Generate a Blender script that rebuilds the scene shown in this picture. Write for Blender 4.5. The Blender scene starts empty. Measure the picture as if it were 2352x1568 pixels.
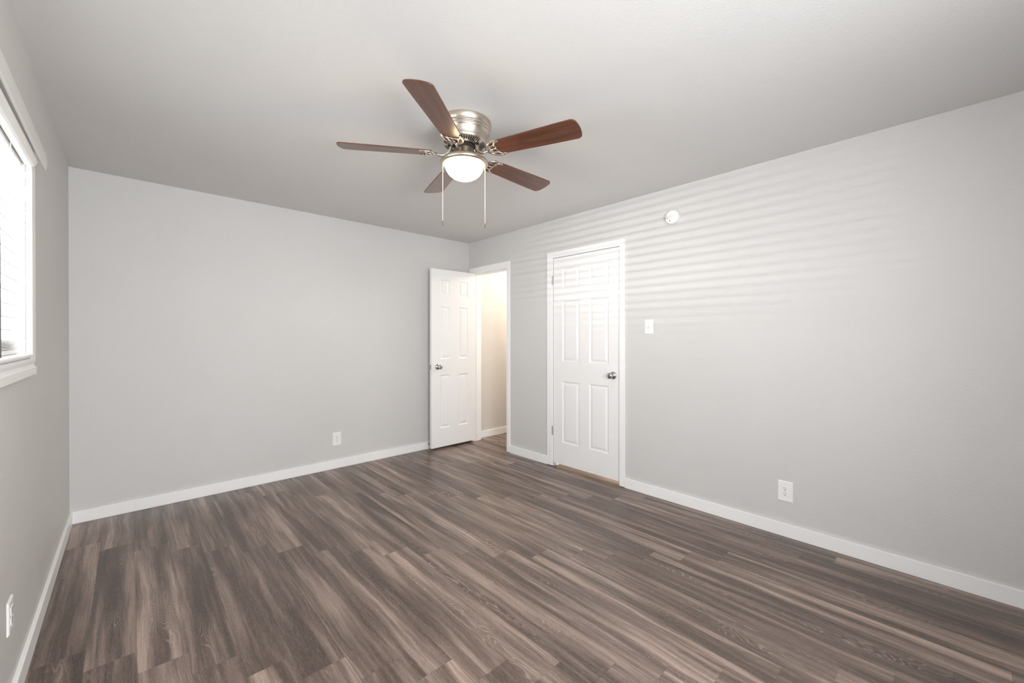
import bpy, bmesh, math, random
from mathutils import Vector, Matrix, Euler

# ------------------------------------------------------------------ camera
S = bpy.context.scene
COL = S.collection
PI = math.pi
F_PX, YAW, PITCH = 944.21, 0.74949, -0.00305
cam_d = bpy.data.cameras.new('camera')
cam = bpy.data.objects.new('camera', cam_d)
COL.objects.link(cam)
cam.location = (0, 0, 1.27918)
cam.rotation_euler = (PI / 2 + PITCH, 0, -YAW)
cam_d.sensor_width = 36
cam_d.lens = F_PX * 36 / 2352
cam_d.shift_y = -(784 - 776.7) / 2352
cam_d.clip_start = 0.02
S.camera = cam

# ------------------------------------------------------------------ exposure
S.view_settings.view_transform = 'Standard'
S.view_settings.look = 'None'
S.view_settings.gamma = 1
S.view_settings.use_curve_mapping = False
S.view_settings.exposure = 0.15
S.cycles.max_bounces = 10
S.cycles.diffuse_bounces = 7
S.cycles.use_denoising = True
S.cycles.sample_clamp_indirect = 6

# ------------------------------------------------------------------ room numbers (metres)
XL, XR, YB, YN, H = -0.302, 3.088, 4.110, -0.85, 2.44
WT = 0.12
WY0, WY1, WZ0, WZ1 = 1.26, 2.520, 1.205, 2.015      # window opening in the left wall
MY0, MY1 = 1.885, 1.895      # meeting line of its two sashes

# ------------------------------------------------------------------ world and lights
w = bpy.data.worlds.new('world'); S.world = w
w.use_nodes = True
bg = w.node_tree.nodes['Background']
bg.inputs[0].default_value = (0.93, 0.965, 1.0, 1)
bg.inputs[1].default_value = 1.6

def area(name, loc, rot, sx, sy, power, color=(1, 1, 1), spread=PI):
    d = bpy.data.lights.new(name, 'AREA'); d.shape = 'RECTANGLE'
    d.size = sx; d.size_y = sy; d.energy = power; d.color = color; d.spread = spread
    o = bpy.data.objects.new(name, d); COL.objects.link(o)
    o.location = loc; o.rotation_euler = rot
    return o

def point(name, loc, power, color, r=0.05):
    d = bpy.data.lights.new(name, 'POINT'); d.energy = power; d.color = color; d.shadow_soft_size = r
    o = bpy.data.objects.new(name, d); COL.objects.link(o); o.location = loc
    return o

# daylight from outside the blinds (sky + sunlit ground), aimed slightly up into the room
area('daylight_side', (-1.00, 1.75, 1.46), (0, -PI / 2 - 0.05, 0.2), 1.4, 1.7, 108, (0.96, 0.985, 1.0))
# sunlit ground in the yard sends light up between the slats to the ceiling
area('ground_bounce', (-2.3, 2.0, 0.35), (0, -PI / 2 - 0.52, 0), 0.9, 2.2, 70, (0.985, 0.985, 0.98))
# low sun glints from the yard, the light that draws the slat stripes on the right wall
for gi, gp in enumerate((23, 19, 16, 13, 10, 8, 6, 4)):
    area('sun_glint', (-8.6, 2.2, 0.38 + gi * 0.307), (0, -PI / 2 - 0.12, 0), 0.05, 6.2, gp * 1.25, (1.0, 0.99, 0.97), 1.2)
# added soft fill lamp behind the camera, outside the made-up near window
area('rear_fill', (0.45, YN - 0.35, 1.50), (PI / 2 + 0.05, 0, 0), 1.6, 1.2, 150, (0.94, 0.975, 1.0))
# hall and closet lamps
point('hall_lamp', (4.25, 3.48, 2.25), 36, (1.0, 0.90, 0.79), 0.09)
point('closet_lamp', (3.52, 2.05, 1.2), 34, (1.0, 0.88, 0.78), 0.05)

# ------------------------------------------------------------------ materials
def new_mat(name):
    m = bpy.data.materials.new(name); m.use_nodes = True
    nt = m.node_tree
    return m, nt, nt.nodes['Principled BSDF']

class N:
    """tiny node helper"""
    def __init__(s, nt): s.nt = nt
    def n(s, t, **k):
        x = s.nt.nodes.new(t)
        for a, b in k.items(): setattr(x, a, b)
        return x
    def put(s, sock, v):
        if isinstance(v, bpy.types.NodeSocket): s.nt.links.new(v, sock)
        elif v is not None: sock.default_value = v
    def m(s, op, a, b=None, c=None, clamp=False):
        x = s.n('ShaderNodeMath', operation=op, use_clamp=clamp)
        s.put(x.inputs[0], a); s.put(x.inputs[1], b)
        if c is not None: s.put(x.inputs[2], c)
        return x.outputs[0]
    def noise(s, vec, scale, detail=2, rough=0.5, dist=0.0, dim='3D', wv=None):
        x = s.n('ShaderNodeTexNoise', noise_dimensions=dim)
        s.put(x.inputs['Vector'], vec)
        if wv is not None: s.put(x.inputs['W'], wv)
        x.inputs['Scale'].default_value = scale; x.inputs['Detail'].default_value = detail
        x.inputs['Roughness'].default_value = rough; x.inputs['Distortion'].default_value = dist
        return x.outputs[0]
    def comb(s, x, y, z=0.0):
        c = s.n('ShaderNodeCombineXYZ'); s.put(c.inputs[0], x); s.put(c.inputs[1], y); s.put(c.inputs[2], z)
        return c.outputs[0]
    def maprange(s, v, a, b, c=0.0, d=1.0, smooth=False):
        x = s.n('ShaderNodeMapRange'); x.clamp = True
        if smooth: x.interpolation_type = 'SMOOTHSTEP'
        s.put(x.inputs[0], v); s.put(x.inputs[1], a); s.put(x.inputs[2], b); s.put(x.inputs[3], c); s.put(x.inputs[4], d)
        return x.outputs[0]
    def mix(s, f, a, b, blend='MIX'):
        x = s.n('ShaderNodeMix', data_type='RGBA', blend_type=blend)
        s.put(x.inputs[0], f); s.put(x.inputs[6], a); s.put(x.inputs[7], b)
        return x.outputs[2]
    def bump(s, h, strength, dist):
        x = s.n('ShaderNodeBump'); x.inputs['Strength'].default_value = strength
        x.inputs['Distance'].default_value = dist; s.put(x.inputs['Height'], h)
        return x.outputs[0]

def paint(name, col, rough=0.6, bump=0.0, scale=120, dist=0.002, mottled=0.0):
    m, nt, b = new_mat(name); q = N(nt)
    tc = q.n('ShaderNodeTexCoord').outputs['Object']
    if mottled:
        f = q.noise(tc, 1.3, 2)
        c = q.mix(q.maprange(f, 0.35, 0.65), tuple(x * (1 - mottled) for x in col) + (1,), tuple(min(1, x * (1 + mottled)) for x in col) + (1,))
        q.put(b.inputs['Base Color'], c)
    else:
        f = q.noise(tc, 9, 2)
        c = q.mix(f, tuple(x * 0.985 for x in col) + (1,), tuple(min(1, x * 1.015) for x in col) + (1,))
        q.put(b.inputs['Base Color'], c)
    b.inputs['Roughness'].default_value = rough
    if bump:
        h1 = q.noise(tc, scale, 3, 0.55)
        h2 = q.noise(tc, scale * 0.35, 2, 0.5)
        h = q.m('ADD', q.maprange(h1, 0.4, 0.65, smooth=True), q.m('MULTIPLY', h2, 0.8))
        q.put(b.inputs['Normal'], q.bump(h, bump, dist))
    return m

def metal(name, col, rough, aniso=0.0):
    m, nt, b = new_mat(name); q = N(nt)
    tc = q.n('ShaderNodeTexCoord').outputs['Object']
    mp = q.n('ShaderNodeMapping'); mp.inputs['Scale'].default_value = (3, 3, 400); q.put(mp.inputs[0], tc)
    f = q.noise(mp.outputs[0], 1.0, 2)
    q.put(b.inputs['Base Color'], q.mix(f, tuple(x * 0.97 for x in col) + (1,), tuple(col) + (1,)))
    b.inputs['Metallic'].default_value = 1
    q.put(b.inputs['Roughness'], q.maprange(f, 0.3, 0.7, rough * 0.93, rough * 1.07))
    return m

M = {}
M['wall'] = paint('wall_paint_grey', (0.62, 0.613, 0.606), 0.55, 0.16, 130, 0.0022, 0.012)
M['ceil'] = paint('ceiling_paint', (0.705, 0.695, 0.685), 0.7, 0.14, 120, 0.002, 0.012)
M['hall'] = paint('hall_paint', (0.64, 0.61, 0.57), 0.6, 0.3, 130, 0.002)
M['trim'] = paint('trim_white', (0.89, 0.89, 0.89), 0.35, 0.08, 40, 0.001)
M['door'] = paint('door_white', (0.85, 0.85, 0.85), 0.38, 0.05, 60, 0.001)
M['plate'] = paint('plate_white', (0.86, 0.86, 0.85), 0.3)
M['vinyl'] = paint('blind_white', (0.88, 0.88, 0.87), 0.4)
M['vinyl_frame'] = paint('window_vinyl', (0.80, 0.80, 0.80), 0.4)
M['black'] = paint('dark_slot', (0.015, 0.013, 0.012), 0.6)
M['grey'] = paint('dark_grey_plastic', (0.10, 0.10, 0.10), 0.5)
M['wand'] = paint('wand_grey', (0.06, 0.06, 0.065), 0.6)
M['rod'] = paint('rod_enamel', (0.72, 0.72, 0.71), 0.35)
M['outside'] = paint('exterior_concrete', (0.55, 0.54, 0.52), 0.9)
M['nickel'] = metal('brushed_nickel', (0.58, 0.515, 0.44), 0.33)
M['nickel_bright'] = metal('polished_nickel', (0.66, 0.60, 0.53), 0.24)
M['chrome'] = metal('satin_chrome', (0.55, 0.55, 0.54), 0.18)
M['steel'] = metal('hinge_steel', (0.45, 0.44, 0.43), 0.35)
M['chain'] = metal('chain_metal', (0.85, 0.82, 0.78), 0.3)

def glass_mat():
    m, nt, b = new_mat('window_glass')
    b.inputs['Base Color'].default_value = (1, 1, 1, 1)
    out = nt.nodes['Material Output']
    q = N(nt)
    tr = q.n('ShaderNodeBsdfTransparent'); gl = q.n('ShaderNodeBsdfGlossy'); gl.inputs['Roughness'].default_value = 0.02
    mx = q.n('ShaderNodeMixShader'); mx.inputs[0].default_value = 0.05
    nt.links.new(tr.outputs[0], mx.inputs[1]); nt.links.new(gl.outputs[0], mx.inputs[2])
    nt.links.new(mx.outputs[0], out.inputs[0])
    return m
M['glass'] = glass_mat()

def bowl_mat():
    m, nt, b = new_mat('lit_frosted_glass'); q = N(nt)
    b.inputs['Base Color'].default_value = (0.85, 0.80, 0.70, 1)
    b.inputs['Roughness'].default_value = 0.25
    tc = q.n('ShaderNodeTexCoord').outputs['Object']
    f = q.noise(tc, 14, 2, 0.5, 1.5)
    col = q.mix(f, (1.0, 0.66, 0.32, 1), (1.0, 0.70, 0.36, 1))
    q.put(b.inputs['Emission Color'], col)
    b.inputs['Emission Strength'].default_value = 38.0
    return m
M['bowl'] = bowl_mat()

def blade_mat():
    m, nt, b = new_mat('walnut_blade'); q = N(nt)
    tc = q.n('ShaderNodeTexCoord').outputs['Object']
    mp = q.n('ShaderNodeMapping'); mp.inputs['Scale'].default_value = (1.2, 22, 22); q.put(mp.inputs[0], tc)
    f = q.noise(mp.outputs[0], 2.0, 5, 0.6, 0.6)
    g = q.noise(mp.outputs[0], 9.0, 3, 0.6)
    c = q.mix(q.maprange(f, 0.3, 0.7), (0.052, 0.018, 0.009, 1), (0.150, 0.054, 0.027, 1))
    c = q.mix(q.m('MULTIPLY', q.maprange(g, 0.5, 0.75), 0.35), c, (0.05, 0.015, 0.008, 1))
    q.put(b.inputs['Base Color'], c)
    b.inputs['Roughness'].default_value = 0.30
    b.inputs['Coat Weight'].default_value = 0.3
    b.inputs['Coat Roughness'].default_value = 0.2
    return m
M['blade'] = blade_mat()

def floor_mat():
    m, nt, b = new_mat('vinyl_plank'); q = N(nt)
    PW, X0, PL, Y0, SH = 0.1525, 0.0195, 1.2165, 2.109, 0.1508
    pos = q.n('ShaderNodeNewGeometry').outputs['Position']
    sp = q.n('ShaderNodeSeparateXYZ'); q.put(sp.inputs[0], pos)
    X, Y = sp.outputs[0], sp.outputs[1]
    cx = q.m('DIVIDE', q.m('SUBTRACT', X, X0), PW)
    col = q.m('FLOOR', cx); fx = q.m('SUBTRACT', cx, col)
    ry = q.m('DIVIDE', q.m('ADD', q.m('SUBTRACT', Y, Y0), q.m('MULTIPLY', col, SH)), PL)
    row = q.m('FLOOR', ry); fy = q.m('SUBTRACT', ry, row)
    def rnd(seed):
        wn = q.n('ShaderNodeTexWhiteNoise', noise_dimensions='3D')
        q.put(wn.inputs[0], q.comb(q.m('ADD', col, 0.5), q.m('ADD', row, 0.5), seed))
        return wn.outputs[0]
    r1, r2, r3, r4 = rnd(1.5), rnd(7.5), rnd(13.5), rnd(21.5)
    # plank-local coordinates, a random slice of 'wood' for each plank
    lx = q.m('MULTIPLY', fx, PW)
    ly = q.m('ADD', q.m('MULTIPLY', fy, PL), q.m('MULTIPLY', r1, 37.0))
    oz = q.m('MULTIPLY', r2, 53.0)
    # low frequency warp so the streaks wander
    wv = q.noise(q.comb(q.m('MULTIPLY', lx, 7), q.m('MULTIPLY', ly, 2.2), oz), 1.0, 3, 0.5)
    lxw = q.m('ADD', lx, q.m('MULTIPLY', q.m('SUBTRACT', wv, 0.5), 0.045))
    # broad colour streaks
    s1 = q.noise(q.comb(q.m('MULTIPLY', lxw, 18), q.m('MULTIPLY', ly, 0.9), oz), 1.0, 3, 0.5)
    s2 = q.noise(q.comb(q.m('MULTIPLY', lxw, 62), q.m('MULTIPLY', ly, 2.0), oz), 1.0, 3, 0.55)
    tone = q.m('ADD', q.m('MULTIPLY', s1, 0.72), q.m('MULTIPLY', s2, 0.28))
    tone = q.maprange(tone, 0.39, 0.62)
    tone = q.m('ADD', q.m('MULTIPLY', tone, 0.70), q.m('MULTIPLY', r3, 0.30))
    # cathedral rings: contour lines of a stretched field
    fld = q.noise(q.comb(q.m('MULTIPLY', lxw, 9.5), q.m('MULTIPLY', ly, 1.7), q.m('ADD', oz, 9.0)), 1.0, 2.5, 0.45)
    jit = q.noise(q.comb(q.m('MULTIPLY', lx, 60), q.m('MULTIPLY', ly, 16), oz), 1.0, 1, 0.5)
    ph = q.m('ADD', q.m('MULTIPLY', fld, 250.0), q.m('MULTIPLY', jit, 2.2))
    ring = q.maprange(q.m('SINE', ph), 0.35, 1.0, smooth=True)
    msk = q.noise(q.comb(q.m('MULTIPLY', lx, 12), q.m('MULTIPLY', ly, 1.6), q.m('ADD', oz, 20.0)), 1.0, 1, 0.5)
    msk = q.maprange(msk, 0.53, 0.66, smooth=True)
    ring = q.m('MULTIPLY', ring, q.m('MULTIPLY', msk, q.maprange(r4, 0.2, 0.7, 0.25, 1.0)))
    # fine pores running along the plank
    p1 = q.noise(q.comb(q.m('MULTIPLY', lxw, 700), q.m('MULTIPLY', ly, 34), oz), 1.0, 3, 0.7)
    p2 = q.noise(q.comb(q.m('MULTIPLY', lxw, 430), q.m('MULTIPLY', ly, 60), oz), 1.0, 4, 0.75)
    p3 = q.noise(q.comb(q.m('MULTIPLY', lxw, 170), q.m('MULTIPLY', ly, 5), oz), 1.0, 3, 0.6)
    light_p = q.maprange(p1, 0.50, 0.72); dark_p = q.maprange(p2, 0.50, 0.72)
    tone = q.m('ADD', tone, q.m('MULTIPLY', q.m('SUBTRACT', p3, 0.5), 0.55), clamp=True)
    ramp = q.n('ShaderNodeValToRGB'); q.put(ramp.inputs[0], tone)
    e = ramp.color_ramp.elements
    e[0].position = 0.0; e[0].color = (0.050, 0.034, 0.027, 1)
    e[1].position = 1.0; e[1].color = (0.430, 0.322, 0.268, 1)
    for p_, c_ in ((0.28, (0.090, 0.063, 0.051, 1)), (0.52, (0.158, 0.114, 0.094, 1)), (0.76, (0.262, 0.194, 0.161, 1))):
        k = e.new(p_); k.color = c_
    c = ramp.outputs[0]
    c = q.mix(q.m('MULTIPLY', light_p, 0.40), c, (0.42, 0.325, 0.272, 1))
    c = q.mix(q.m('MULTIPLY', dark_p, 0.42), c, (0.050, 0.034, 0.028, 1))
    c = q.mix(q.m('MULTIPLY', ring, 0.5), c, (0.44, 0.345, 0.29, 1))
    # joints
    ex = q.m('MINIMUM', fx, q.m('SUBTRACT', 1.0, fx)); ey = q.m('MINIMUM', fy, q.m('SUBTRACT', 1.0, fy))
    jx = q.m('LESS_THAN', q.m('MULTIPLY', ex, PW), 0.0007); jy = q.m('LESS_THAN', q.m('MULTIPLY', ey, PL), 0.0009)
    jn = q.m('MAXIMUM', jx, jy)
    c = q.mix(q.m('MULTIPLY', jn, 0.30), c, (0.02, 0.015, 0.013, 1))
    q.put(b.inputs['Base Color'], c)
    q.put(b.inputs['Roughness'], q.maprange(p1, 0.3, 0.7, 0.27, 0.40))
    b.inputs['Specular IOR Level'].default_value = 0.6
    hgt = q.m('SUBTRACT', q.m('MULTIPLY', p1, 0.5), jn)
    q.put(b.inputs['Normal'], q.bump(hgt, 0.18, 0.0006))
    return m
M['floor'] = floor_mat()

# ------------------------------------------------------------------ mesh helpers
def obj(name, bm, mat, parent=None, loc=None, smooth=False, rot=None, bevel=0.0):
    bmesh.ops.recalc_face_normals(bm, faces=bm.faces[:])
    me = bpy.data.meshes.new(name); bm.to_mesh(me); bm.free()
    for mm in (mat if isinstance(mat, (list, tuple)) else [mat]): me.materials.append(mm)
    if smooth:
        for p in me.polygons: p.use_smooth = True
    o = bpy.data.objects.new(name, me); COL.objects.link(o)
    if parent: o.parent = parent
    if loc: o.location = loc
    if rot: o.rotation_euler = rot
    if bevel:
        md = o.modifiers.new('bevel', 'BEVEL'); md.width = bevel; md.segments = 2; md.limit_method = 'ANGLE'
        md.angle_limit = math.radians(40)
    return o

def tag(o, label, cat, group=None):
    o['label'] = label; o['category'] = cat
    if group: o['group'] = group
    return o

def empty(name, loc=(0, 0, 0), rot=(0, 0, 0), parent=None):
    o = bpy.data.objects.new(name, None); COL.objects.link(o); o.location = loc; o.rotation_euler = rot
    o.empty_display_size = 0.05
    if parent: o.parent = parent
    return o

def struct(o): o['kind'] = 'structure'; return o

def bx(bm, x0, x1, y0, y1, z0, z1, mi=0):
    vs = [bm.verts.new(p) for p in ((x0, y0, z0), (x1, y0, z0), (x1, y1, z0), (x0, y1, z0), (x0, y0, z1), (x1, y0, z1), (x1, y1, z1), (x0, y1, z1))]
    for f in ((0, 3, 2, 1), (4, 5, 6, 7), (0, 1, 5, 4), (1, 2, 6, 5), (2, 3, 7, 6), (3, 0, 4, 7)):
        fc = bm.faces.new([vs[i] for i in f]); fc.material_index = mi

def lathe(bm, prof, n=64, center=(0, 0, 0), mi=0, axis='Z', cap=False):
    rings = []
    cx, cy, cz = center
    for r, z in prof:
        ring = []
        for i in range(n):
            a = 2 * PI * i / n
            if axis == 'Z': p = (cx + r * math.cos(a), cy + r * math.sin(a), cz + z)
            elif axis == 'X': p = (cx + z, cy + r * math.cos(a), cz + r * math.sin(a))
            else: p = (cx + r * math.cos(a), cy + z, cz + r * math.sin(a))
            ring.append(bm.verts.new(p))
        rings.append(ring)
    for a, b in zip(rings, rings[1:]):
        for i in range(n):
            f = bm.faces.new((a[i], a[(i + 1) % n], b[(i + 1) % n], b[i])); f.material_index = mi
    if cap:
        for r_ in (rings[0], rings[-1]):
            f = bm.faces.new(r_); f.material_index = mi
    return rings

def smooth_path(pts, sub=6):
    out = []
    P = [Vector(p) for p in pts]
    for i in range(len(P) - 1):
        p0 = P[max(i - 1, 0)]; p1 = P[i]; p2 = P[i + 1]; p3 = P[min(i + 2, len(P) - 1)]
        for k in range(sub):
            t = k / sub
            out.append(0.5 * ((2 * p1) + (p2 - p0) * t + (2 * p0 - 5 * p1 + 4 * p2 - p3) * t * t + (3 * p1 - p0 - 3 * p2 + p3) * t ** 3))
    out.append(P[-1])
    return out

def tube(bm, pts, r, n=10, flat=1.0, up=(0, 0, 1), mi=0):
    """tube along pts; r number or list; flat scales the radius along 'up'"""
    P = [Vector(p) for p in pts]; rings = []
    upv = Vector(up)
    for i, p in enumerate(P):
        d = (P[min(i + 1, len(P) - 1)] - P[max(i - 1, 0)]).normalized()
        s = d.cross(upv)
        if s.length < 1e-4: s = d.cross(Vector((1, 0, 0)))
        s.normalize(); u = s.cross(d).normalized()
        rr = r[i] if isinstance(r, (list, tuple)) else r
        rings.append([bm.verts.new(p + s * (rr * math.cos(2 * PI * k / n)) + u * (rr * flat * math.sin(2 * PI * k / n))) for k in range(n)])
    for a, b in zip(rings, rings[1:]):
        for k in range(n):
            f = bm.faces.new((a[k], a[(k + 1) % n], b[(k + 1) % n], b[k])); f.material_index = mi
    for r_ in (rings[0], rings[-1]):
        f = bm.faces.new(r_); f.material_index = mi

def prism(bm, prof, a0, a1, axis='Y', mi=0):
    """extrude a 2-D profile. axis Y: profile (x,z); axis X: profile (y,z)"""
    def P(u, v, a): return (u, a, v) if axis == 'Y' else (a, u, v)
    A = [bm.verts.new(P(u, v, a0)) for u, v in prof]; B = [bm.verts.new(P(u, v, a1)) for u, v in prof]
    n = len(prof)
    for i in range(n):
        f = bm.faces.new((A[i], A[(i + 1) % n], B[(i + 1) % n], B[i])); f.material_index = mi
    bm.faces.new(A).material_index = mi; bm.faces.new(B).material_index = mi

# ------------------------------------------------------------------ room shell
bm = bmesh.new(); bx(bm, XL - 0.02, 4.9, YN - 0.02, YB + 0.02, -0.08, 0.0)
struct(obj('floor', bm, M['floor']))
bm = bmesh.new(); bx(bm, XL - 0.14, 4.9, YN - 0.14, YB + 0.14, H, H + 0.1)
struct(obj('ceiling', bm, M['ceil']))

# left wall with the window opening
bm = bmesh.new(); xa, xb = XL - 0.14, XL
bx(bm, xa, xb, YN - 0.14, WY0, -0.08, H); bx(bm, xa, xb, WY1, YB + 0.14, -0.08, H)
bx(bm, xa, xb, WY0, WY1, -0.08, WZ0); bx(bm, xa, xb, WY0, WY1, WZ1, H)
struct(obj('wall_left', bm, M['wall']))
# back wall
bm = bmesh.new(); bx(bm, XL, XR + WT, YB, YB + 0.14, -0.08, H)
struct(obj('wall_back', bm, M['wall']))
# right wall with two door openings
CY0, CY1, CZ = 1.952, 2.716, 2.060       # closet opening
EY0, EY1, EZ = 3.393, 4.026, 2.052       # entry opening
bm = bmesh.new(); xa, xb = XR, XR + WT
bx(bm, xa, xb, YN - 0.14, CY0, -0.08, H); bx(bm, xa, xb, CY1, EY0, -0.08, H); bx(bm, xa, xb, EY1, YB, -0.08, H)
bx(bm, xa, xb, CY0, CY1, CZ, H); bx(bm, xa, xb, EY0, EY1, EZ, H)
struct(obj('wall_right', bm, M['wall']))
# near wall behind the camera with an opening for the added fill window
NX0, NX1, NZ0, NZ1 = -0.15, 1.25, 0.95, 2.05
bm = bmesh.new(); ya, yb = YN - 0.14, YN
bx(bm, XL, NX0, ya, yb, -0.08, H); bx(bm, NX1, XR, ya, yb, -0.08, H)
bx(bm, NX0, NX1, ya, yb, -0.08, NZ0); bx(bm, NX0, NX1, ya, yb, NZ1, H)
struct(obj('wall_near', bm, M['wall']))
# hall beyond the open door, closet behind the shut one
bm = bmesh.new()
bx(bm, XR + WT, 4.9, YB - 0.018, YB + 0.14, -0.08, H)
bx(bm, 4.8, 4.9, 3.0, YB - 0.018, -0.08, H)
bx(bm, XR + WT, 4.8, 2.96, 3.04, -0.08, H)
struct(obj('wall_hall', bm, M['hall']))
bm = bmesh.new()
bx(bm, 3.84, 3.90, 1.50, 2.96, -0.08, H); bx(bm, XR + WT, 3.90, 1.44, 1.50, -0.08, H)
struct(obj('wall_closet', bm, M['hall']))

# baseboards
BH = 0.083
def board(name, x0, x1, y0, y1, extra=()):
    bm = bmesh.new(); bx(bm, x0, x1, y0, y1, 0.0, BH)
    for e in extra: bx(bm, *e)
    return struct(obj(name, bm, M['trim'], bevel=0.002))
board('baseboard_back', XL, XR, YB - 0.0154, YB)
board('baseboard_left', XL, XL + 0.0154, 1.93, YB - 0.0154, ((XL, XL + 0.010, YN, 1.93, 0, BH),))
bm = bmesh.new()
bx(bm, XR - 0.0154, XR, YN, 1.901, 0, BH); bx(bm, XR - 0.0154, XR, 2.788, 3.342, 0, BH)
struct(obj('baseboard_right', bm, M['trim'], bevel=0.002))
board('baseboard_near', XL + 0.012, XR - 0.016, YN, YN + 0.0154)
board('baseboard_hall', XR + WT + 0.02, 4.8, YB - 0.032, YB - 0.018)

# ------------------------------------------------------------------ six panel doors
def leaf_bm(W, Hh, T, cols, rows):
    """front at y=0 facing -Y, raised panels; x 0..W, z 0..Hh"""
    bm = bmesh.new()
    xs = sorted({0.0, W} | {c for p in cols for c in p}); zs = sorted({0.0, Hh} | {c for p in rows for c in p})
    V = {}
    def v(x, y, z):
        k = (round(x, 5), round(y, 5), round(z, 5))
        if k not in V: V[k] = bm.verts.new((x, y, z))
        return V[k]
    for i in range(len(xs) - 1):
        for j in range(len(zs) - 1):
            x0, x1, z0, z1 = xs[i], xs[i + 1], zs[j], zs[j + 1]
            if (x0, x1) in cols and (z0, z1) in rows:
                rings = []
                for ins, dep in ((0, 0), (0.006, 0.0045), (0.013, 0.0075), (0.017, 0.0075), (0.036, 0.0015), (0.040, 0.0012)):
                    rings.append([v(x0 + ins, dep, z0 + ins), v(x1 - ins, dep, z0 + ins), v(x1 - ins, dep, z1 - ins), v(x0 + ins, dep, z1 - ins)])
                for a, b in zip(rings, rings[1:]):
                    for k in range(4): bm.faces.new((a[k], a[(k + 1) % 4], b[(k + 1) % 4], b[k]))
                bm.faces.new(rings[-1])
            else:
                bm.faces.new((v(x0, 0, z0), v(x1, 0, z0), v(x1, 0, z1), v(x0, 0, z1)))
    # back and edges
    def strip(pts):
        for a, b in zip(pts, pts[1:]):
            bm.faces.new((a, b, v(b.co.x, T, b.co.z), v(a.co.x, T, a.co.z)))
    strip([v(x, 0, 0) for x in xs]); strip([v(x, 0, Hh) for x in xs])
    strip([v(0, 0, z) for z in zs]); strip([v(W, 0, z) for z in zs])
    bm.faces.new([v(x, T, 0) for x in xs] + [v(W, T, z) for z in zs[1:]] + [v(x, T, Hh) for x in xs[::-1][1:]] + [v(0, T, z) for z in zs[::-1][1:-1]])
    return bm

def knob(parent, loc, rotz, keyhole=True):
    """door knob on a face pointing -Y"""
    bm = bmesh.new()
    prof = [(0.0005, 0.0), (0.033, 0.0), (0.0335, -0.003), (0.031, -0.008), (0.022, -0.013), (0.013, -0.016), (0.0125, -0.030),
            (0.017, -0.034), (0.0245, -0.042), (0.0265, -0.052), (0.0255, -0.058), (0.021, -0.064), (0.012, -0.066), (0.0005, -0.0665)]
    lathe(bm, prof, 40, axis='Y')
    k = obj('door_knob', bm, M['chrome'], parent, loc, smooth=True, rot=(0, 0, rotz))
    k['label'] = 'satin metal round knob with rosette'
    bm = bmesh.new(); lathe(bm, [(0.0003, -0.0668), (0.007, -0.0668), (0.007, -0.066)], 20, axis='Y')
    obj('lock_button', bm, M['grey'], k, smooth=True)
    return k

def hinge(parent, loc):
    bm = bmesh.new()
    lathe(bm, [(0.0003, -0.046), (0.0055, -0.045), (0.0055, -0.016)], 14); lathe(bm, [(0.0055, -0.0145), (0.0055, 0.0145)], 14)
    lathe(bm, [(0.0055, 0.016), (0.0055, 0.045), (0.0003, 0.046)], 14)
    lathe(bm, [(0.0045, -0.045), (0.0045, 0.045)], 12)
    h = obj('hinge', bm, M['steel'], parent, loc); return h

# closet door (door_1), shut, facing -X
d1 = struct(empty('door_1', (XR, CY1, 0)))
W1 = 2.713 - 1.955
bm = leaf_bm(W1, 2.024, 0.035, [(0.111, 0.319), (0.431, 0.641)],
             [(0.215, 0.815), (1.007, 1.599), (1.717, 1.912)])
lf = obj('door_leaf', bm, M['door'], d1, (0.004, -0.003, 0.033), rot=(0, 0, -PI / 2))
lf['label'] = 'white six panel leaf, shut'
knob(lf, (2.713 - 2.025, 0, 0.944 - 0.033), 0)
for z in (1.84, 0.352): hinge(d1, (-0.009, 0.004, z))
bm = bmesh.new(); cxa, cxb = -0.014, 0.0
y_ = lambda y: y - CY1
bx(bm, cxa, cxb, y_(CY1) + 0.002, y_(2.787), 0.004, 2.116); bx(bm, cxa, cxb, y_(1.902), y_(CY0) + 0.0, 0.004, 2.116)
bx(bm, cxa, cxb, y_(CY0), y_(CY1) + 0.002, 2.062, 2.116)
obj('door_casing', bm, M['trim'], d1, bevel=0.0015)
bm = bmesh.new()
bx(bm, 0.0395, WT, y_(CY1) - 0.012, y_(CY1), 0.0, CZ); bx(bm, 0.0395, WT, y_(CY0), y_(CY0) + 0.012, 0.0, CZ)
bx(bm, 0.0395, WT, y_(CY0) + 0.012, y_(CY1) - 0.012, CZ - 0.012, CZ)
obj('door_jamb', bm, M['trim'], d1)

# entry door (door_2), standing open against the back wall, facing -Y
d2 = struct(empty('door_2', (XR, EY1, 0)))
LX0, LX1, LY = 2.473, 3.093, 3.980
bm = leaf_bm(LX1 - LX0, 2.024, 0.035, [(0.117, 0.249), (0.372, 0.507)],
             [(0.213, 0.819), (1.001, 1.601), (1.728, 1.908)])
lf = obj('door_leaf', bm, M['door'], d2, (LX0 - XR, LY - EY1, 0.027))
lf['label'] = 'white six panel leaf, standing open'
knob(lf, (2.556 - LX0, 0, 0.942 - 0.027), 0)
bm = bmesh.new(); bx(bm, -0.0012, 0.0, 0.005, 0.030, -0.028, 0.028); bx(bm, -0.008, -0.001, 0.012, 0.024, -0.008, 0.008)
obj('latch_plate', bm, M['chrome'], lf, (0, 0, 0.942 - 0.027))
for z in (1.84, 0.345): hinge(d2, (LX1 - XR + 0.006, LY + 0.038 - EY1, z))
bm = bmesh.new(); y2 = lambda y: y - EY1
bx(bm, -0.014, 0, y2(EY1), y2(4.078), 0.004, 2.121); bx(bm, -0.014, 0, y2(3.343), y2(EY0) + 0.0, 0.004, 2.121)
bx(bm, -0.014, 0, y2(EY0), y2(EY1), EZ, 2.121)
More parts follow.
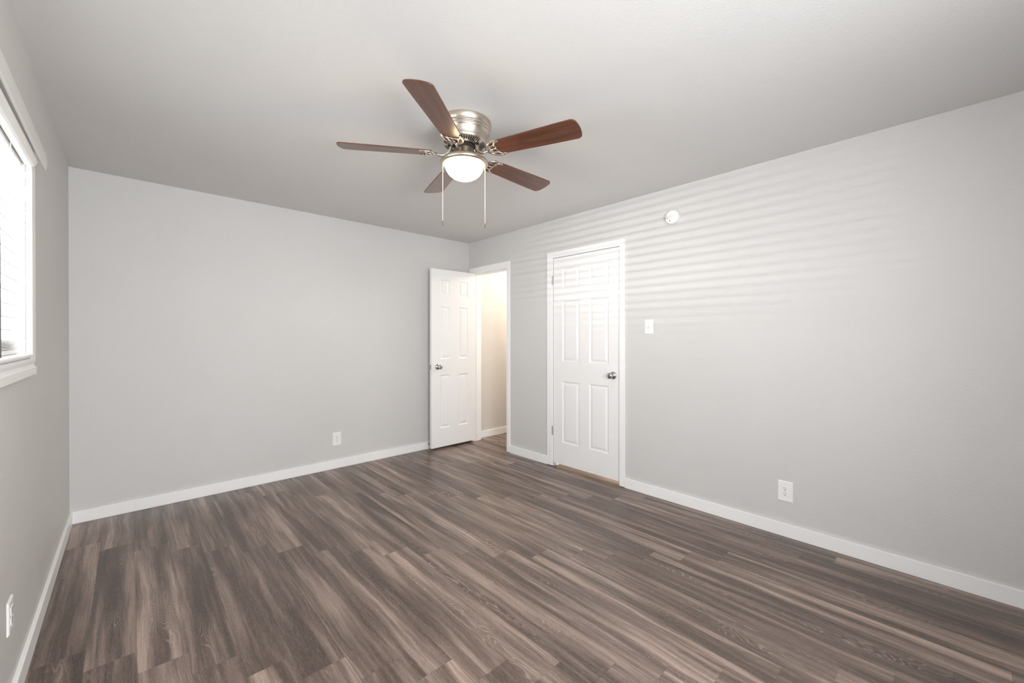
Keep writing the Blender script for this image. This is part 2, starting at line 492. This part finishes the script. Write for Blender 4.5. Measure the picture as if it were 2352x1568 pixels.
bx(bm, WT, WT + 0.014, y2(EY1), y2(4.080), 0.0, 2.121); bx(bm, WT, WT + 0.014, y2(3.335), y2(EY0), 0.0, 2.121)
bx(bm, WT, WT + 0.014, y2(EY0), y2(EY1), EZ, 2.121)
obj('door_casing', bm, M['trim'], d2, bevel=0.0015)
bm = bmesh.new()
bx(bm, 0.0, WT, y2(EY1) - 0.004, y2(EY1), 0.0, EZ); bx(bm, 0.0, WT, y2(EY0), y2(EY0) + 0.004, 0.0, EZ)
bx(bm, 0.0, WT, y2(EY0) + 0.004, y2(EY1) - 0.004, EZ - 0.004, EZ)
bx(bm, 0.045, 0.080, y2(EY1) - 0.015, y2(EY1) - 0.004, 0.0, EZ - 0.004); bx(bm, 0.045, 0.080, y2(EY0) + 0.004, y2(EY0) + 0.015, 0.0, EZ - 0.004)
bx(bm, 0.045, 0.080, y2(EY0) + 0.015, y2(EY1) - 0.015, EZ - 0.015, EZ - 0.004)
obj('door_jamb', bm, M['trim'], d2)
bm = bmesh.new(); bx(bm, 0.006, 0.034, y2(EY0) + 0.004, y2(EY0) + 0.0055, 0.905, 0.965)
obj('strike_plate', bm, M['steel'], d2)
# spring door stop on the back wall baseboard
ds = empty('door_stop', (2.505, YB - 0.0154, 0.058))
tag(ds, 'small spring door stop on baseboard behind the open door', 'door stop')
bm = bmesh.new(); lathe(bm, [(0.0003, 0), (0.011, 0), (0.011, -0.004), (0.005, -0.006)], 16, axis='Y')
obj('base', bm, M['steel'], ds, smooth=True)
bm = bmesh.new()
tube(bm, [(0.005 * math.cos(t * 1.1), -0.006 - t * 0.0009, 0.005 * math.sin(t * 1.1)) for t in range(60)], 0.0011, 6)
obj('spring', bm, M['steel'], ds, smooth=True)
bm = bmesh.new(); lathe(bm, [(0.0003, -0.074), (0.007, -0.073), (0.008, -0.066), (0.006, -0.058), (0.0003, -0.058)], 16, axis='Y')
obj('rubber_tip', bm, M['grey'], ds, smooth=True)

# ------------------------------------------------------------------ window in the left wall
w1 = struct(empty('window_1', (XL, 0, 0)))
bm = bmesh.new()
CT = 0.018
# reveal lining
for a in ((-0.14, 0.0, WY1 - 0.012, WY1, WZ0, WZ1), (-0.14, 0.0, WY0, WY0 + 0.012, WZ0, WZ1), (-0.14, 0.0, WY0 + 0.012, WY1 - 0.012, WZ1 - 0.012, WZ1)):
    bx(bm, *a)
# flat casing on the wall
bx(bm, 0, CT, WY1 - 0.004, WY1 + 0.072, WZ0 - 0.0112, WZ1 + 0.066); bx(bm, 0, CT, WY0 - 0.072, WY0 + 0.004, WZ0 - 0.0112, WZ1 + 0.066)
bx(bm, 0, CT, WY0 + 0.004, WY1 - 0.004, WZ1 - 0.002, WZ1 + 0.066)
obj('window_casing', bm, M['trim'], w1, bevel=0.003)
# sill with rounded nose
bm = bmesh.new()
nose = [(-0.14, WZ0 - 0.010), (-0.14, WZ0 + 0.008)] + [(0.010 + 0.009 * math.cos(t), WZ0 - 0.001 + 0.009 * math.sin(t)) for t in [PI / 2 - i * PI / 8 for i in range(9)]]
prism(bm, nose, WY0 - 0.002, WY1 - 0.004)
obj('window_sill', bm, M['trim'], w1)
# apron with stepped profile
bm = bmesh.new()
prism(bm, [(0.0, WZ0 - 0.011), (0.0, WZ0 - 0.078), (0.019, WZ0 - 0.078), (0.020, WZ0 - 0.050), (0.014, WZ0 - 0.044), (0.012, WZ0 - 0.036), (0.016, WZ0 - 0.024), (0.016, WZ0 - 0.011)], WY0 - 0.075, WY1 + 0.080)
obj('window_apron', bm, M['trim'], w1)
# vinyl frames and panes
for (ya, yb) in ((MY1, WY1 - 0.012), (WY0 + 0.012, MY0)):
    bm = bmesh.new(); z0, z1, fw = WZ0 + 0.008, WZ1 - 0.012, 0.035
    bx(bm, -0.132, -0.098, ya, ya + fw, z0, z1); bx(bm, -0.132, -0.098, yb - fw, yb, z0, z1)
    bx(bm, -0.132, -0.098, ya + fw, yb - fw, z0, z0 + fw); bx(bm, -0.132, -0.098, ya + fw, yb - fw, z1 - fw, z1)
    fr = obj('window_frame', bm, M['vinyl_frame'], w1, bevel=0.002)
    bm = bmesh.new(); bx(bm, -0.118, -0.113, ya + fw, yb - fw, z0 + fw, z1 - fw)
    obj('window_pane', bm, M['glass'], fr)

# blinds: hang slightly off plumb, the bottom closer to the glass
def blind(y0, y1, label):
    root = empty('window_blind', (XL, (y0 + y1) / 2, WZ1 - 0.012))
    tag(root, label, 'blind')
    hw = (y1 - y0) / 2; zt = WZ1 - 0.012
    top = 0.014                                       # room-side edge of the top slat (x, relative to wall face)
    # headrail
    bm = bmesh.new(); bx(bm, -0.058, -0.006, -hw, hw, -0.052, -0.002); bx(bm, -0.020, -0.0165, -hw, hw, -0.072, -0.052)
    obj('headrail', bm, M['vinyl'], root, bevel=0.002)
    # crown shaped valance
    bm = bmesh.new()
    pr = [(0.000, -0.043), (0.010, -0.046), (0.018, -0.0455), (0.025, -0.042), (0.030, -0.036), (0.033, -0.028), (0.034, -0.020), (0.033, -0.011), (0.030, -0.005), (0.024, -0.001), (0.014, 0.0), (0.000, 0.0)]
    prism(bm, pr, -hw - 0.002, hw + 0.002)
    obj('valance', bm, M['vinyl'], root)
    bm = bmesh.new(); pitch, n = 0.0461, 14
    wdt, th = 0.050, 0.0034
    z_first = -0.097
    for i in range(n):
        z = z_first - i * pitch
        x1 = top - 0.034 * (i / n); x0 = x1 - wdt
        prof = []
        K = 6
        for k in range(K + 1):
            t = k / K; prof.append((x0 + wdt * t, z + 0.003 * math.sin(PI * t) + th / 2 - 0.004 * (t - 0.5)))
        for k in range(K, -1, -1):
            t = k / K; prof.append((x0 + wdt * t, z + 0.003 * math.sin(PI * t) - th / 2 - 0.004 * (t - 0.5)))
        prism(bm, prof, -hw + 0.006, hw - 0.006)
    obj('slats', bm, M['vinyl'], root)
    zb = WZ0 + 0.008 - zt                                # sill top, relative
    bm = bmesh.new()
    for i in range(7):
        z = zb + 0.020 + i * 0.0055
        s = 0.002 * math.sin(i * 2.1)
        bx(bm, -0.070 + s, -0.020 + s, -hw + 0.010, hw - 0.010 + s, z, z + 0.0032)
    obj('stacked_slats', bm, M['vinyl'], root)
    bm = bmesh.new(); bx(bm, -0.068, -0.018, -hw + 0.008, hw - 0.008, zb + 0.001, zb + 0.018)
    obj('bottom_rail', bm, M['vinyl'], root, bevel=0.003)
    for yw in (2.44, 2.14, 1.84, 1.54):
        yy = yw - (y0 + y1) / 2
        bm = bmesh.new()
        for xo in (0.0015, -0.0515):
            tube(bm, [(top + xo, yy, -0.055), (top - 0.034 + xo, yy, zb + 0.02)], 0.0009, 6)
        for i in range(n):
            z = z_first - i * pitch - 0.0035; x1 = top - 0.034 * (i / n)
            tube(bm, [(x1 - 0.051, yy, z), (x1 + 0.001, yy, z)], 0.0006, 5)
        obj('ladder_cord', bm, M['vinyl'], root)
    bm = bmesh.new()
    yc = hw - 0.035
    tube(bm, [(0.004, yc, -0.05), (0.002, yc + 0.002, -0.4), (0.002, yc, zb + 0.065)], 0.0009, 6)
    c = obj('pull_cord', bm, M['vinyl'], root)
    bm = bmesh.new(); lathe(bm, [(0.0003, 0.0), (0.003, -0.002), (0.0055, -0.02), (0.0055, -0.026), (0.0003, -0.027)], 14)
    obj('tassel', bm, M['plate'], c, (0.002, yc, zb + 0.066), smooth=True)
    return root
bl = blind(WY0 + 0.016, WY1 - 0.016, 'white slat blind, open and blown bright, in the window at far left')
# tilt wand hanging in front of the slats
bm = bmesh.new(); yw = 1.765 - (WY0 + WY1) / 2; zt = WZ1 - 0.012
tube(bm, [(0.040, yw, 1.965 - zt), (0.041, yw, 1.6 - zt), (0.042, yw, 1.222 - zt)], 0.0052, 6)
lathe(bm, [(0.0003, 0.02), (0.003, 0.018), (0.0045, 0.006), (0.0055, 0.0)], 12, (0.040, yw, 1.965 - zt))
wd = obj('tilt_wand', bm, M['wand'], bl); wd['label'] = 'dark grey tilt wand'

# flat wide curtain rod above the window
rod = empty('curtain_rod', (XL - 0.002, (WY0 + WY1) / 2, 2.006), (-0.018, 0, 0)); 
tag(rod, 'flat wide white curtain rod standing off the wall above the window blind', 'curtain rod')
bm = bmesh.new(); ye = (WY1 - WY0) / 2 + 0.108; z0, z1 = -0.006, 0.064
prof = [(0.041, z0), (0.044, z0 - 0.001), (0.048, z0 + 0.006), (0.0495, (z0 + z1) / 2), (0.048, z1 - 0.006), (0.044, z1 + 0.001), (0.041, z1), (0.0455, z1 - 0.008), (0.047, (z0 + z1) / 2), (0.0455, z0 + 0.008)]
prism(bm, prof, -ye + 0.02, ye)
obj('rod_face', bm, M['rod'], rod)
for s in (-1, 1):
    bm = bmesh.new()
    yy = s * (ye - 0.07)
    bx(bm, 0.0145, 0.0455, yy - 0.012, yy + 0.012, 0.010, 0.013); bx(bm, 0.0145, 0.0165, yy - 0.012, yy + 0.012, -0.01, 0.05)
    bx(bm, 0.0445, 0.0465, yy - 0.012, yy + 0.012, -0.002, 0.058)
    obj('bracket', bm, M['plate'], rod)

# unseen window behind the camera, added to let the fill lamp in
w2 = struct(empty('added_window', (0, YN, 0)))
bm = bmesh.new()
bx(bm, NX0 - 0.07, NX0, 0, 0.016, NZ0 - 0.07, NZ1 + 0.07); bx(bm, NX1, NX1 + 0.07, 0, 0.016, NZ0 - 0.07, NZ1 + 0.07)
bx(bm, NX0, NX1, 0, 0.016, NZ1, NZ1 + 0.07); bx(bm, NX0, NX1, 0, 0.016, NZ0 - 0.07, NZ0)
obj('window_casing', bm, M['trim'], w2, bevel=0.002)
bm = bmesh.new(); xm = (NX0 + NX1) / 2
for a in ((NX0, NX0 + 0.04, NZ0, NZ1), (NX1 - 0.04, NX1, NZ0, NZ1), (xm - 0.03, xm + 0.03, NZ0, NZ1)):
    bx(bm, a[0], a[1], -0.11, -0.07, a[2], a[3])
bx(bm, NX0 + 0.04, NX1 - 0.04, -0.108, -0.072, NZ0, NZ0 + 0.04); bx(bm, NX0 + 0.04, NX1 - 0.04, -0.108, -0.072, NZ1 - 0.04, NZ1)
fr = obj('window_frame', bm, M['vinyl_frame'], w2)
bm = bmesh.new(); bx(bm, NX0 + 0.04, NX1 - 0.04, -0.092, -0.088, NZ0 + 0.04, NZ1 - 0.04)
obj('window_pane', bm, M['glass'], fr)

# yard outside
bm = bmesh.new(); bx(bm, -14, XL - 0.14, -6, 12, -0.4, -0.3)
g = struct(obj('ground_outside', bm, M['outside']))

# ------------------------------------------------------------------ ceiling fan
FX, FY, ZB = 1.3395, 1.8210, 2.2715
fan = empty('ceiling_fan', (FX, FY, H))
tag(fan, 'five blade ceiling fan with walnut blades, nickel motor and lit bowl lamp', 'ceiling fan')
Z = lambda z: z - H
bm = bmesh.new()
lathe(bm, [(0.110, 0.0), (0.1465, 0.0), (0.1470, -0.003), (0.1455, -0.008), (0.1455, -0.026), (0.1425, -0.029), (0.1405, -0.032), (0.1410, -0.036), (0.1425, -0.039),
           (0.1415, -0.043), (0.1375, -0.045), (0.1360, -0.048), (0.1375, -0.052), (0.1365, -0.056), (0.1315, -0.060), (0.1285, -0.070), (0.1245, -0.083), (0.1225, -0.090),
           (0.1225, -0.094), (0.1195, -0.0955), (0.117, -0.092)], 96)
h_ = obj('motor_housing', bm, M['nickel'], fan, smooth=True)
# vented dish under the motor
bm = bmesh.new()
dish = [(0.1195, Z(2.3500)), (0.1205, Z(2.345)), (0.117, Z(2.334)), (0.109, Z(2.325)), (0.094, Z(2.3195)), (0.076, Z(2.317)), (0.064, Z(2.317)), (0.062, Z(2.320)), (0.062, Z(2.335))]
lathe(bm, dish, 96)
def dish_z(r):
    pts = [(0.117, Z(2.334)), (0.109, Z(2.325)), (0.094, Z(2.3195)), (0.076, Z(2.317))]
    for (r1, z1_), (r0, z0_) in zip(pts, pts[1:]):
        if r0 <= r <= r1: return z0_ + (z1_ - z0_) * (r - r0) / (r1 - r0)
    return pts[-1][1]
TILT = Matrix.Identity(3); TX, TY = -0.0133, 0.0091
PHI, AL = -1.2388, -0.2028
for k in range(5):
    base = PHI - k * 2 * PI / 5
    for j in range(9):
        a = base + math.radians(36 + (j - 4) * 6.6)
        rr = [0.093 if j in (0, 8) else 0.080, 0.094, 0.109, 0.1135]
        q_ = []
        for r in rr:
            for s in (-1, 1):
                wv = (0.0021 + 0.018 * (r - 0.08)) * s
                q_.append(bm.verts.new((r * math.cos(a) - wv * math.sin(a), r * math.sin(a) + wv * math.cos(a), dish_z(max(r, 0.0765)) - 0.0011)))
        for i in range(3):
            f = bm.faces.new((q_[2 * i], q_[2 * i + 1], q_[2 * i + 3], q_[2 * i + 2])); f.material_index = 1
    # oval opening where the blade arm comes out
    ring = []
    for i in range(20):
        t = 2 * PI * i / 20; r = 0.079 + 0.0125 * math.cos(t); wv = 0.017 * math.sin(t)
        ring.append(bm.verts.new((r * math.cos(base) - wv * math.sin(base), r * math.sin(base) + wv * math.cos(base), Z(2.3164) + max(0, r - 0.076) * 0.12)))
    f = bm.faces.new(ring); f.material_index = 1
obj('vented_dish', bm, [M['nickel'], M['black']], fan, smooth=True)
bm = bmesh.new(); lathe(bm, [(0.0005, Z(2.345)), (0.056, Z(2.345)), (0.056, Z(2.318)), (0.050, Z(2.312)), (0.050, Z(2.300)), (0.0005, Z(2.300))], 48)
for k in range(10):
    a = k * 0.63; bx(bm, 0.049 * math.cos(a) - 0.004, 0.049 * math.cos(a) + 0.004, 0.049 * math.sin(a) - 0.004, 0.049 * math.sin(a) + 0.004, Z(2.303), Z(2.312))
obj('flywheel', bm, M['black'], fan)
# light kit: fitter, pan, glass bowl
bm = bmesh.new()
lathe(bm, [(0.0005, Z(2.304)), (0.051, Z(2.304)), (0.0525, Z(2.301)), (0.0525, Z(2.266)), (0.056, Z(2.262)), (0.062, Z(2.258)), (0.070, Z(2.256))], 72)
obj('switch_housing', bm, M['nickel'], fan, smooth=True)
bm = bmesh.new()
lathe(bm, [(0.066, Z(2.258)), (0.080, Z(2.256)), (0.100, Z(2.251)), (0.116, Z(2.244)), (0.127, Z(2.236)), (0.1310, Z(2.228)), (0.1295, Z(2.220)), (0.123, Z(2.2140)), (0.113, Z(2.2130)),
           (0.1055, Z(2.217)), (0.1050, Z(2.230)), (0.06, Z(2.24))], 96)
obj('light_pan', bm, M['nickel'], fan, smooth=True)
bm = bmesh.new()
pr = [(0.103, Z(2.224))]
for i in range(1, 17):
    t = i / 16 * PI / 2; pr.append((0.103 * math.cos(t) ** 0.92 + 0.0004, Z(2.215) - 0.080 * math.sin(t)))
lathe(bm, pr, 96)
gb = obj('glass_bowl', bm, M['bowl'], fan, smooth=True); gb['label'] = 'frosted glass bowl, lit warm white'

def blade_outline():
    pts = []
    r0, r1 = 0.172, 0.6594
    w0, w1 = 0.050, 0.0676
    def hwid(r): return w0 + (w1 - w0) * min(1, (r - r0) / (r1 - r0 - 0.05)) ** 0.8
    # root, slightly rounded
    side = []
    side.append((r0, 0.030)); side.append((r0 + 0.004, 0.042)); side.append((r0 + 0.012, hwid(r0 + 0.012)))
    for i in range(1, 9):
        r = r0 + 0.012 + (r1 - 0.032 - r0 - 0.012) * i / 8; side.append((r, hwid(r)))
    for t in (20, 40, 60, 80):
        a = math.radians(t); side.append((r1 - 0.032 + 0.026 * math.sin(a), w1 - 0.026 + 0.026 * math.cos(a)))
    side.append((r1 - 0.0035, 0.035)); side.append((r1 - 0.0008, 0.018))
    tip = [(r1, 0.0)]
    return side + tip + [(r, -w_) for r, w_ in side[::-1]]

def blade_bm():
    bm = bmesh.new(); out = blade_outline(); T = 0.0032
    lo = [bm.verts.new((x, y, -T)) for x, y in out]; hi = [bm.verts.new((x, y, T)) for x, y in out]
    n = len(out)
    for i in range(n): bm.faces.new((lo[i], lo[(i + 1) % n], hi[(i + 1) % n], hi[i]))
    bm.faces.new(lo); bm.faces.new(hi)
    return bm

def iron_bm():
    """openwork bracket below the blade, in the blade's own frame, plus arm up to the motor"""
    bm = bmesh.new(); z = -0.0062
    top = smooth_path([(0.238, 0.050, z), (0.222, 0.0555, z), (0.196, 0.053, z), (0.168, 0.040, z), (0.152, 0.020, z), (0.147, 0.0, z)], 6)
    rt = [0.0026 + 0.0046 * min(1, i / 12) for i in range(len(top))]
    for s in (1, -1):
        pts = [(p.x, p.y * s, p.z) for p in top]
        tube(bm, pts, rt, 8, 0.55)
        inner = smooth_path([(0.238, 0.050, z), (0.216, 0.044, z), (0.202, 0.030, z), (0.205, 0.014, z), (0.198, 0.0, z)], 6)
        tube(bm, [(p.x, p.y * s, p.z) for p in inner], 0.0050, 8, 0.6)
        rib = smooth_path([(0.150, 0.010, z), (0.170, 0.022, z), (0.203, 0.028, z)], 5)
        tube(bm, [(p.x, p.y * s, p.z) for p in rib], 0.0046, 8, 0.6)
        lathe(bm, [(0.0003, -0.0045), (0.0035, -0.0042), (0.005, -0.002), (0.005, 0.003)], 12, (0.205, 0.029 * s, z))
    tube(bm, [(0.148, 0, z), (0.174, 0, z), (0.199, 0, z)], 0.0050, 8, 0.6)
    lathe(bm, [(0.0003, -0.0045), (0.0035, -0.0042), (0.005, -0.002), (0.005, 0.003)], 12, (0.180, 0, z))
    return bm

def arm_bm():
    bm = bmesh.new()
    p = smooth_path([(0.060, 0, 0.060), (0.072, 0, 0.044), (0.080, 0, 0.022), (0.094, 0, 0.002), (0.116, 0, -0.009), (0.136, 0, -0.009), (0.150, 0, -0.0065)], 6)
    r = [0.0066 + 0.0028 * math.sin(PI * i / (len(p) - 1)) for i in range(len(p))]
    tube(bm, p, r, 12, 0.8, up=(0, 1, 0))
    return bm

tilt = Matrix(((1, 0, 0, 0), (0, 1, 0, 0), (TX, TY, 1, 0), (0, 0, 0, 1)))
me_bl = me_ir = me_ar = None
for k in range(5):
    a = PHI - k * 2 * PI / 5
    mz = Matrix.Translation((0, 0, ZB - H)) @ Euler((math.atan(TY), -math.atan(TX), 0)).to_matrix().to_4x4()
    rot = mz @ Matrix.Rotation(a, 4, 'Z')
    mat_b = rot @ Matrix.Rotation(AL, 4, 'X')
    if k == 0:
        b0 = obj('blade', blade_bm(), M['blade'], fan, bevel=0.0012)
        i0 = obj('blade_bracket', iron_bm(), M['nickel_bright'], fan, smooth=True)
        a0 = obj('bracket_arm', arm_bm(), M['nickel_bright'], i0, smooth=True)
        b, i_, ar = b0, i0, a0
    else:
        b = b0.copy(); i_ = i0.copy(); ar = a0.copy()
        for o in (b, i_, ar): COL.objects.link(o)
        b.parent = fan; i_.parent = fan; ar.parent = i_
    b.matrix_local = mat_b; i_.matrix_local = mat_b
    ar.matrix_local = Matrix.Rotation(-AL, 4, 'X')

# pull chains with fobs
for (lx, ly_, ln) in ((-0.118 * 0.7318, 0.118 * 0.6815, 0.300), (0.112 * 0.7318 + 0.045 * 0.68, -0.112 * 0.6815 + 0.045 * 0.73, 0.302)):
    rr = math.hypot(lx, ly_); k_ = 0.1185 / rr; lx *= k_; ly_ *= k_
    bm = bmesh.new(); zt = Z(2.214)
    lathe(bm, [(0.0003, 0.002), (0.004, 0.002), (0.004, -0.005), (0.002, -0.008), (0.0003, -0.008)], 12, (lx, ly_, zt))
    z = zt - 0.009
    tube(bm, [(lx, ly_, zt - 0.006), (lx, ly_, zt - ln)], 0.0007, 6)
    while z > zt - ln:
        lathe(bm, [(0.0002, 0.0016), (0.0012, 0.0011), (0.0016, 0), (0.0012, -0.0011), (0.0002, -0.0016)], 8, (lx, ly_, z)); z -= 0.0042
    c = obj('pull_chain', bm, M['chain'], fan, smooth=True)
    bm = bmesh.new(); lathe(bm, [(0.0003, 0.012), (0.003, 0.010), (0.0042, 0.004), (0.0045, -0.012), (0.0036, -0.016), (0.0003, -0.017)], 14, (lx, ly_, zt - ln - 0.010))
    f_ = obj('pull_fob', bm, M['grey'], c, smooth=True)

# ------------------------------------------------------------------ small wall things
def plate_bm(w_, h__, t=0.006):
    """plate facing -Y, centred"""
    bm = bmesh.new()
    o_ = [(-w_ / 2, -h__ / 2), (w_ / 2, -h__ / 2), (w_ / 2, h__ / 2), (-w_ / 2, h__ / 2)]
    rings = []
    for ins, y in ((0, 0), (0.0, -t * 0.45), (0.004, -t), ):
        rings.append([bm.verts.new((x - math.copysign(ins, x), y, z - math.copysign(ins, z))) for x, z in o_])
    for a, b in zip(rings, rings[1:]):
        for k in range(4): bm.faces.new((a[k], a[(k + 1) % 4], b[(k + 1) % 4], b[k]))
    bm.faces.new(rings[-1]); bm.faces.new(rings[0])
    return bm

def outlet(loc, rotz, label, w_=0.080, h__=0.127):
    r = empty('wall_outlet', loc, (0, 0, rotz)); tag(r, label, 'outlet', 'white wall outlets')
    obj('cover_plate', plate_bm(w_, h__), M['plate'], r)
    for s in (1, -1):
        bm = bmesh.new()
        cz = 0.0175 * s
        bx(bm, -0.0165, 0.0165, -0.0078, -0.0055, cz - 0.0135, cz + 0.0135)
        rc = obj('receptacle', bm, M['plate'], r, bevel=0.0015)
        bm = bmesh.new()
        bx(bm, -0.0075, -0.0053, -0.0082, -0.0070, cz + 0.001, cz + 0.0095); bx(bm, 0.0050, 0.0072, -0.0082, -0.0070, cz + 0.002, cz + 0.0092)
        lathe(bm, [(0.0003, -0.0082), (0.0027, -0.0082), (0.0027, -0.007)], 14, (0, 0, cz - 0.0065), axis='Y')
        obj('slots', bm, M['black'], rc)
    bm = bmesh.new(); lathe(bm, [(0.0003, -0.0080), (0.002, -0.0076), (0.0024, -0.006)], 12, axis='Y')
    obj('screw', bm, M['steel'], r)
    return r
outlet((1.483, YB, 0.283), 0, 'white outlet low on the back wall, left of the open door')
outlet((XR, 0.736, 0.288), -PI / 2, 'white outlet low on the right wall, right of the shut door', 0.084, 0.131)
outlet((XL, 2.185, 0.333), PI / 2, 'white outlet on the window wall seen edge-on, bottom left', 0.072, 0.112)

sw = empty('light_switch', (XR, 1.686, 1.362), (0, 0, -PI / 2))
tag(sw, 'white toggle switch plate on the right wall beside the shut door', 'light switch')
obj('cover_plate', plate_bm(0.073, 0.117), M['plate'], sw)
bm = bmesh.new(); bx(bm, -0.0055, 0.0055, -0.0066, -0.0058, -0.0125, 0.0125)
obj('toggle_slot', bm, M['plate'], sw)
bm = bmesh.new(); prism(bm, [(-0.006, -0.009), (-0.0165, -0.008), (-0.018, -0.0125), (-0.016, -0.014), (-0.006, 0.002)], -0.004, 0.004, axis='X')
obj('toggle', bm, M['plate'], sw)
for s in (1, -1):
    bm = bmesh.new(); lathe(bm, [(0.0003, -0.0072), (0.002, -0.0068), (0.0026, -0.0055)], 12, (0, 0, 0.030 * s), axis='Y')
    obj('screw', bm, M['steel'], sw)

sd = empty('smoke_detector', (XR, 1.481, 2.203), (0, 0, -PI / 2))
tag(sd, 'round white smoke detector high on the right wall', 'smoke detector')
bm = bmesh.new(); lathe(bm, [(0.0005, 0), (0.0535, 0), (0.0535, -0.012), (0.050, -0.013)], 64, axis='Y')
obj('base', bm, M['plate'], sd, smooth=False)
bm = bmesh.new(); lathe(bm, [(0.050, -0.013), (0.0525, -0.015), (0.0525, -0.026), (0.050, -0.031), (0.044, -0.033), (0.0005, -0.0345)], 64, axis='Y')
obj('cover', bm, M['plate'], sd, smooth=True)
bm = bmesh.new()
lathe(bm, [(0.0003, -0.0352), (0.0034, -0.0350), (0.0034, -0.033)], 16, (-0.034, 0, -0.006), axis='Y')
lathe(bm, [(0.0003, -0.0352), (0.0045, -0.0350), (0.0045, -0.033)], 16, (-0.014, 0, -0.026), axis='Y')
obj('sounder_holes', bm, M['grey'], sd)
